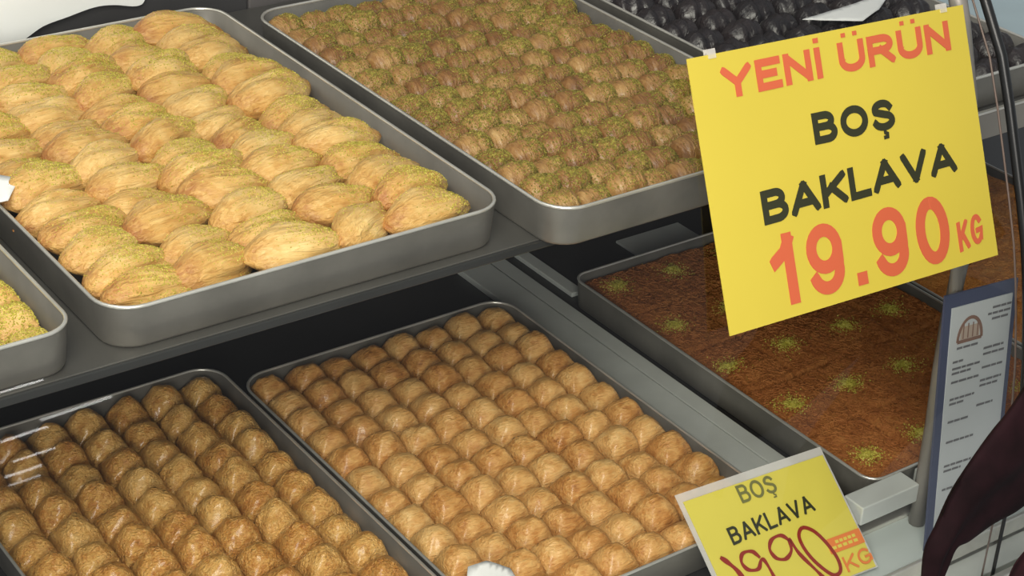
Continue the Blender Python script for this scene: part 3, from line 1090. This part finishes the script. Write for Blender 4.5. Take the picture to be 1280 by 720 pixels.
def smooth_pts(pts, k=6, closed=False):
    out = []
    n = len(pts)
    rng = range(n if closed else n - 1)
    for i in rng:
        g = (lambda j: pts[j % n]) if closed else (lambda j: pts[max(0, min(n - 1, j))])
        p0, p1, p2, p3 = g(i - 1), g(i), g(i + 1), g(i + 2)
        for q in range(k):
            t = q / k
            out.append(tuple(0.5 * (2 * p1[a] + (p2[a] - p0[a]) * t + (2 * p0[a] - 5 * p1[a] + 4 * p2[a] - p3[a]) * t * t + (3 * p1[a] - p0[a] - 3 * p2[a] + p3[a]) * t ** 3) for a in range(len(p1))))
    out.append(pts[0] if closed else pts[-1])
    return out


# big yellow price sign clipped on the curved glass
big = Board((0.1864, -0.5507, 0.5779), (0.5504, -0.5561, 0.5670), (0.1713, -0.6640, 0.3456))
bs = empty('price_sign', (0, 0, 0))
tag(bs, 'large yellow price sign with red and black capitals clipped on the glass', 'sign')
sheet('card', big, 0, 1, 0, 1, -0.0012, 0.0, M['yellow'], bs)
text('letter', 'YENİ ÜRÜN', big, (0.098, 0.832), (0.930, 0.836), 0.116, 0.0002, M['orange'], bs, 0.25, 0.10, label='orange-red capital')
text('letter', 'BOŞ', big, (0.381, 0.597), (0.678, 0.588), 0.118, 0.0002, M['ink'], bs, 0.245)
text('letter', 'BAKLAVA', big, (0.168, 0.354), (0.888, 0.366), 0.125, 0.0002, M['ink'], bs, 0.235, 0.07)
text('letter', '19.90', big, (0.165, 0.046), (0.822, 0.034), 0.265, 0.0002, M['orange'], bs, 0.185, 0.17, label='large orange-red figure')
text('letter', 'KG', big, (0.852, 0.052), (0.953, 0.070), 0.118, 0.0002, M['orange'], bs, 0.17, label='small orange-red capital')
for u in (0.08, 0.92):
    # small clear hook holding the card to the glass
    V, F = [], []
    sheet('clip', big, u - 0.012, u + 0.012, 0.985, 1.02, -0.006, 0.0012, M['sleeve'], bs)

# small yellow card in a plastic sleeve leaning on the rim of the central tray
sm = Board((0.262, -0.524, 0.042), (0.463, -0.538, 0.042), (0.260, -0.632, -0.050))
ss = empty('price_card', (0, 0, 0))
tag(ss, 'small yellow price card in clear sleeve leaning at the front tray corner', 'sign')
sheet('card', sm, 0.015, 0.985, 0.0, 0.965, -0.0008, 0.0, M['yellow2'], ss, nseg=4, bow=0.0015)
sheet('plastic_sleeve', sm, -0.012, 1.0, -0.01, 1.035, -0.0022, -0.0012, M['sleeve'], ss, nseg=4, bow=0.0015)
text('letter', 'BOŞ', sm, (0.352, 0.805), (0.600, 0.802), 0.145, 0.0021, M['faded_ink'], ss, 0.15, label='faded dark green capital')
text('letter', 'BAKLAVA', sm, (0.185, 0.525), (0.775, 0.566), 0.140, 0.0021, M['ink'], ss, 0.16, 0.12)
text('letter', 'KG', sm, (0.792, 0.030), (0.985, 0.045), 0.125, 0.0021, M['orange2'], ss, 0.15, label='orange capital')
pen = [([(0.075, 0.475), (0.105, 0.42), (0.14, 0.33), (0.16, 0.20), (0.165, 0.06)], 0.0052),
       ([(0.305, 0.37), (0.275, 0.435), (0.215, 0.445), (0.185, 0.385), (0.205, 0.315), (0.265, 0.295), (0.305, 0.350), (0.325, 0.33), (0.335, 0.20), (0.335, 0.06)], 0.0042),
       ([(0.525, 0.420), (0.490, 0.475), (0.425, 0.470), (0.385, 0.405), (0.400, 0.325), (0.455, 0.295), (0.510, 0.340), (0.530, 0.425), (0.548, 0.30), (0.600, 0.14), (0.63, 0.05)], 0.0042)]
for p, wd in pen:
    q = smooth_pts(p)
    strip('handwriting', sm, q, [wd * (0.75 + 0.4 * math.sin(i * 0.35) ** 2) for i in range(len(q))], 0.0022, M['red_ink'], ss)
zero = [(0.640, 0.475), (0.595, 0.42), (0.595, 0.30), (0.630, 0.17), (0.690, 0.055), (0.745, 0.06), (0.765, 0.15), (0.745, 0.29), (0.700, 0.42)]
q = smooth_pts(zero, 6, True)
strip('handwriting', sm, q, 0.0042, 0.0022, M['red_ink'], ss)
sheet('printed_box', sm, 0.742, 0.985, 0.205, 0.325, 0.0016, 0.0019, M['orange2'], ss, label='small orange printed box')
for k, (a, b, v) in enumerate(((0.80, 0.95, 0.285), (0.765, 0.955, 0.245))):
    for j in range(5):
        ua = a + (b - a) * j / 5
        sheet('printed_line', sm, ua, ua + (b - a) / 5 * 0.72, v - 0.012, v + 0.012, 0.0019, 0.0021, M['yellow2'], ss)

# framed certificate standing on the ledge behind the glass
ce = Board((0.5285, -0.6195, 0.2625), (0.6460, -0.6200, 0.2525), (0.5350, -0.6500, -0.0590))
cs = empty('certificate', (0, 0, 0))
tag(cs, 'white printed certificate in a blue frame standing on the ledge', 'certificate')
sheet('frame', ce, 0, 1, 0, 1, -0.004, -0.0012, M['blueframe'], cs)
sheet('paper', ce, 0.095, 0.93, 0.03, 0.950, -0.0012, 0.0, M['certpaper'], cs)
arch = [(0.20 + 0.165 * (1 - math.cos(PI * t / 16)), 0.815 + 0.085 * math.sin(PI * t / 16)) for t in range(17)]
strip('emblem', ce, arch, 0.0040, 0.0002, M['print_brown'], cs, label='brown arched emblem at the head of the sheet')
strip('emblem', ce, [(0.20, 0.815), (0.53, 0.815)], 0.004, 0.0002, M['print_brown'], cs)
sheet('emblem', ce, 0.235, 0.495, 0.822, 0.870, 0.0002, 0.0004, M['print_tan'], cs)
for k in range(4):
    u = 0.27 + 0.065 * k
    strip('emblem', ce, [(u, 0.825), (u, 0.880)], 0.0015, 0.0005, M['print_brown'], cs)
rows = [(0.20, 0.50, 0.792), (0.66, 0.92, 0.915), (0.60, 0.91, 0.893), (0.66, 0.90, 0.872), (0.58, 0.86, 0.765), (0.58, 0.88, 0.742), (0.58, 0.87, 0.690), (0.57, 0.87, 0.640), (0.57, 0.82, 0.620),
        (0.55, 0.78, 0.545), (0.16, 0.30, 0.742), (0.16, 0.54, 0.716), (0.16, 0.42, 0.698), (0.16, 0.54, 0.664), (0.16, 0.50, 0.598), (0.16, 0.36, 0.580), (0.16, 0.44, 0.510), (0.16, 0.54, 0.430),
        (0.16, 0.54, 0.335), (0.16, 0.40, 0.315), (0.16, 0.36, 0.240)]
for a, b, v in rows:
    u = a
    while u < b - 0.02:
        e = min(b, u + R.uniform(0.05, 0.12))
        strip('printed_line', ce, [(u, v), (e, v)], 0.0026, 0.0002, M['print_grey'], cs)
        u = e + 0.012


# ------------------------------------------------------------------ papers
def crumpled(name, outline, z0, amp, m, seed, up=(0, 0, 1), thick=0.0008):
    """a sheet of paper with a given outline, gently crumpled, with thickness"""
    bm = bmesh.new()
    vs = [bm.verts.new(p) for p in outline]
    bm.faces.new(vs)
    bmesh.ops.triangulate(bm, faces=bm.faces)
    for _ in range(4):
        bmesh.ops.subdivide_edges(bm, edges=[e for e in bm.edges if e.calc_length() > 0.012], cuts=1)
        bmesh.ops.triangulate(bm, faces=bm.faces)
    U = Vector(up)
    for v in bm.verts:
        v.co += U * (amp * noise.noise(v.co * 28 + Vector((seed, 0, 0))) + 0.4 * amp * noise.noise(v.co * 80 + Vector((0, seed, 0))))
    bmesh.ops.recalc_face_normals(bm, faces=bm.faces)
    ret = bmesh.ops.solidify(bm, geom=list(bm.faces), thickness=thick)
    return from_bm(name, bm, m, None, smooth=True)


EDGE = [(-0.62, 0.345), (-0.30, 0.366), (-0.200, 0.379), (-0.170, 0.384), (-0.146, 0.391), (-0.120, 0.404), (-0.090, 0.4095), (-0.056, 0.4145), (-0.030, 0.4125), (0.000, 0.405), (0.012, 0.411), (0.022, 0.44)]
EDGE = smooth_pts(EDGE, 5)
V, F = [], []
for side in (0, 0.0012):
    for i, (x, z) in enumerate(EDGE):
        for k in range(13):
            t = k / 12
            zz = z + (0.60 - z) * t
            V.append((x + 0.05 * t * (x > -0.05) * (x + 0.05) * 4, 0.221 + side + 0.004 * math.sin(x * 22 + 1.5 * zz) + 0.003 * noise.noise(Vector((x * 9, zz * 9, 2))), zz))
NE = len(EDGE)
S = NE * 13
for i in range(NE - 1):
    for k in range(12):
        a = i * 13 + k
        F += [(a, a + 13, a + 14, a + 1), (S + a, S + a + 1, S + a + 14, S + a + 13)]
    F += [(i * 13, S + i * 13, S + i * 13 + 13, i * 13 + 13)]
for k in range(12):
    a = (NE - 1) * 13 + k
    F.append((a, S + a, S + a + 1, a + 1))
o = mesh_obj('paper_sheet', V, F, M['paper'], None)
tag(o, 'big white paper sheet hanging on the dark back panel at top left', 'paper')
o = crumpled('paper_slip', [(-0.420, -0.155, 0.437), (-0.335, -0.176, 0.430), (-0.318, -0.190, 0.4285), (-0.342, -0.221, 0.4245), (-0.420, -0.230, 0.430)], 0, 0.0015, M['paper'], 9)
tag(o, 'white paper corner poking over the left rim of the shell pastry tray', 'paper')
o = crumpled('paper_scrap', [(0.012, -0.470, 0.000), (0.026, -0.452, 0.007), (0.047, -0.455, 0.008), (0.064, -0.475, 0.006), (0.058, -0.505, 0.003), (0.028, -0.505, 0.001)], 0, 0.0025, M['paper'], 15)
o.location = (-0.006, -0.022, 0.009)
tag(o, 'crumpled white paper scrap on the front left of the plain golden squares', 'paper')
o = crumpled('paper_slip', [(0.652, -0.236, 0.418), (0.712, -0.236, 0.421), (0.775, -0.232, 0.424), (0.792, -0.240, 0.424), (0.755, -0.262, 0.421), (0.715, -0.275, 0.4185), (0.690, -0.262, 0.418)], 0, 0.001, M['paper'], 21)
o.location = (0, 0, 0.006)
tag(o, 'white paper slip lying on the dark glossy rolls above the sign', 'paper')
o = crumpled('paper_sheet', [(0.885, -0.455, H - WALL + 0.004), (1.50, -0.455, H - WALL + 0.004), (1.50, 0.20, H - WALL + 0.004), (0.885, 0.20, H - WALL + 0.004)], 0, 0.002, M['paleblue'], 4)
tag(o, 'pale blue paper lining the shelf right of the dark pastries', 'paper')

# ------------------------------------------------------------------ maroon cloth hanging in from the right, in front of the glass
def cloth(name, U, L, y, thick, m, parent, seed, folds=5):
    U, L = smooth_pts(U, 8), smooth_pts(L, 8)
    N = len(U)
    K = 22
    V, F = [], []
    for side in (1, -1):
        for i in range(N):
            t = i / (N - 1)
            for k in range(K + 1):
                s = k / K
                x = U[i][0] + (L[i][0] - U[i][0]) * s
                z = U[i][1] + (L[i][1] - U[i][1]) * s
                bulge = max(0, math.sin(PI * s)) ** 0.6 * thick * (0.35 + 0.65 * (1 - t))
                f = 0.22 * thick * math.sin(folds * PI * s + 2.2 * t + seed) * math.sin(PI * s) ** 0.5 * (1 - 0.5 * t) + 0.006 * noise.noise(Vector((x * 16, z * 16, seed)))
                V.append((x, y - side * bulge + f * (0.4 + 0.6 * (side > 0)), z))
    S = N * (K + 1)
    for i in range(N - 1):
        for k in range(K):
            a = i * (K + 1) + k
            F.append((a, a + 1, a + K + 2, a + K + 1))
            F.append((S + a, S + a + K + 1, S + a + K + 2, S + a + 1))
    for i in range(N - 1):
        for k in (0, K):
            a = i * (K + 1) + k
            b = a + K + 1
            F.append((a, b, S + b, S + a))
    for i in (0, N - 1):
        for k in range(K):
            a = i * (K + 1) + k
            F.append((a, a + 1, S + a + 1, S + a))
    bm = bmesh.new()
    me = bpy.data.meshes.new(name)
    me.from_pydata(V, [], F)
    bm.from_mesh(me)
    bmesh.ops.remove_doubles(bm, verts=bm.verts, dist=1e-5)
    return from_bm(name, bm, m, parent, smooth=True)


cl = empty('hanging_cloth', (0, 0, 0))
tag(cl, 'dark maroon cloth hanging in pointed folds before the certificate', 'cloth')
cloth('cloth_fold', [(0.62, 0.70), (0.45, 0.425), (0.372, 0.322), (0.335, 0.288), (0.303, 0.243), (0.285, 0.205), (0.271, 0.178), (0.277, 0.130), (0.284, 0.105)],
      [(0.78, 0.34), (0.52, 0.235), (0.409, 0.183), (0.365, 0.172), (0.330, 0.166), (0.308, 0.168), (0.303, 0.152), (0.297, 0.132), (0.288, 0.100)], -0.85, 0.020, M['maroon'], cl, 1.0, 3)
cloth('cloth_fold', [(0.640, 0.345), (0.52, 0.225), (0.423, 0.133), (0.400, 0.105), (0.392, 0.060), (0.388, 0.02)],
      [(0.80, 0.20), (0.66, 0.10), (0.56, 0.03), (0.50, -0.02), (0.46, -0.04), (0.43, -0.05)], -0.86, 0.016, M['maroon2'], cl, 2.0)
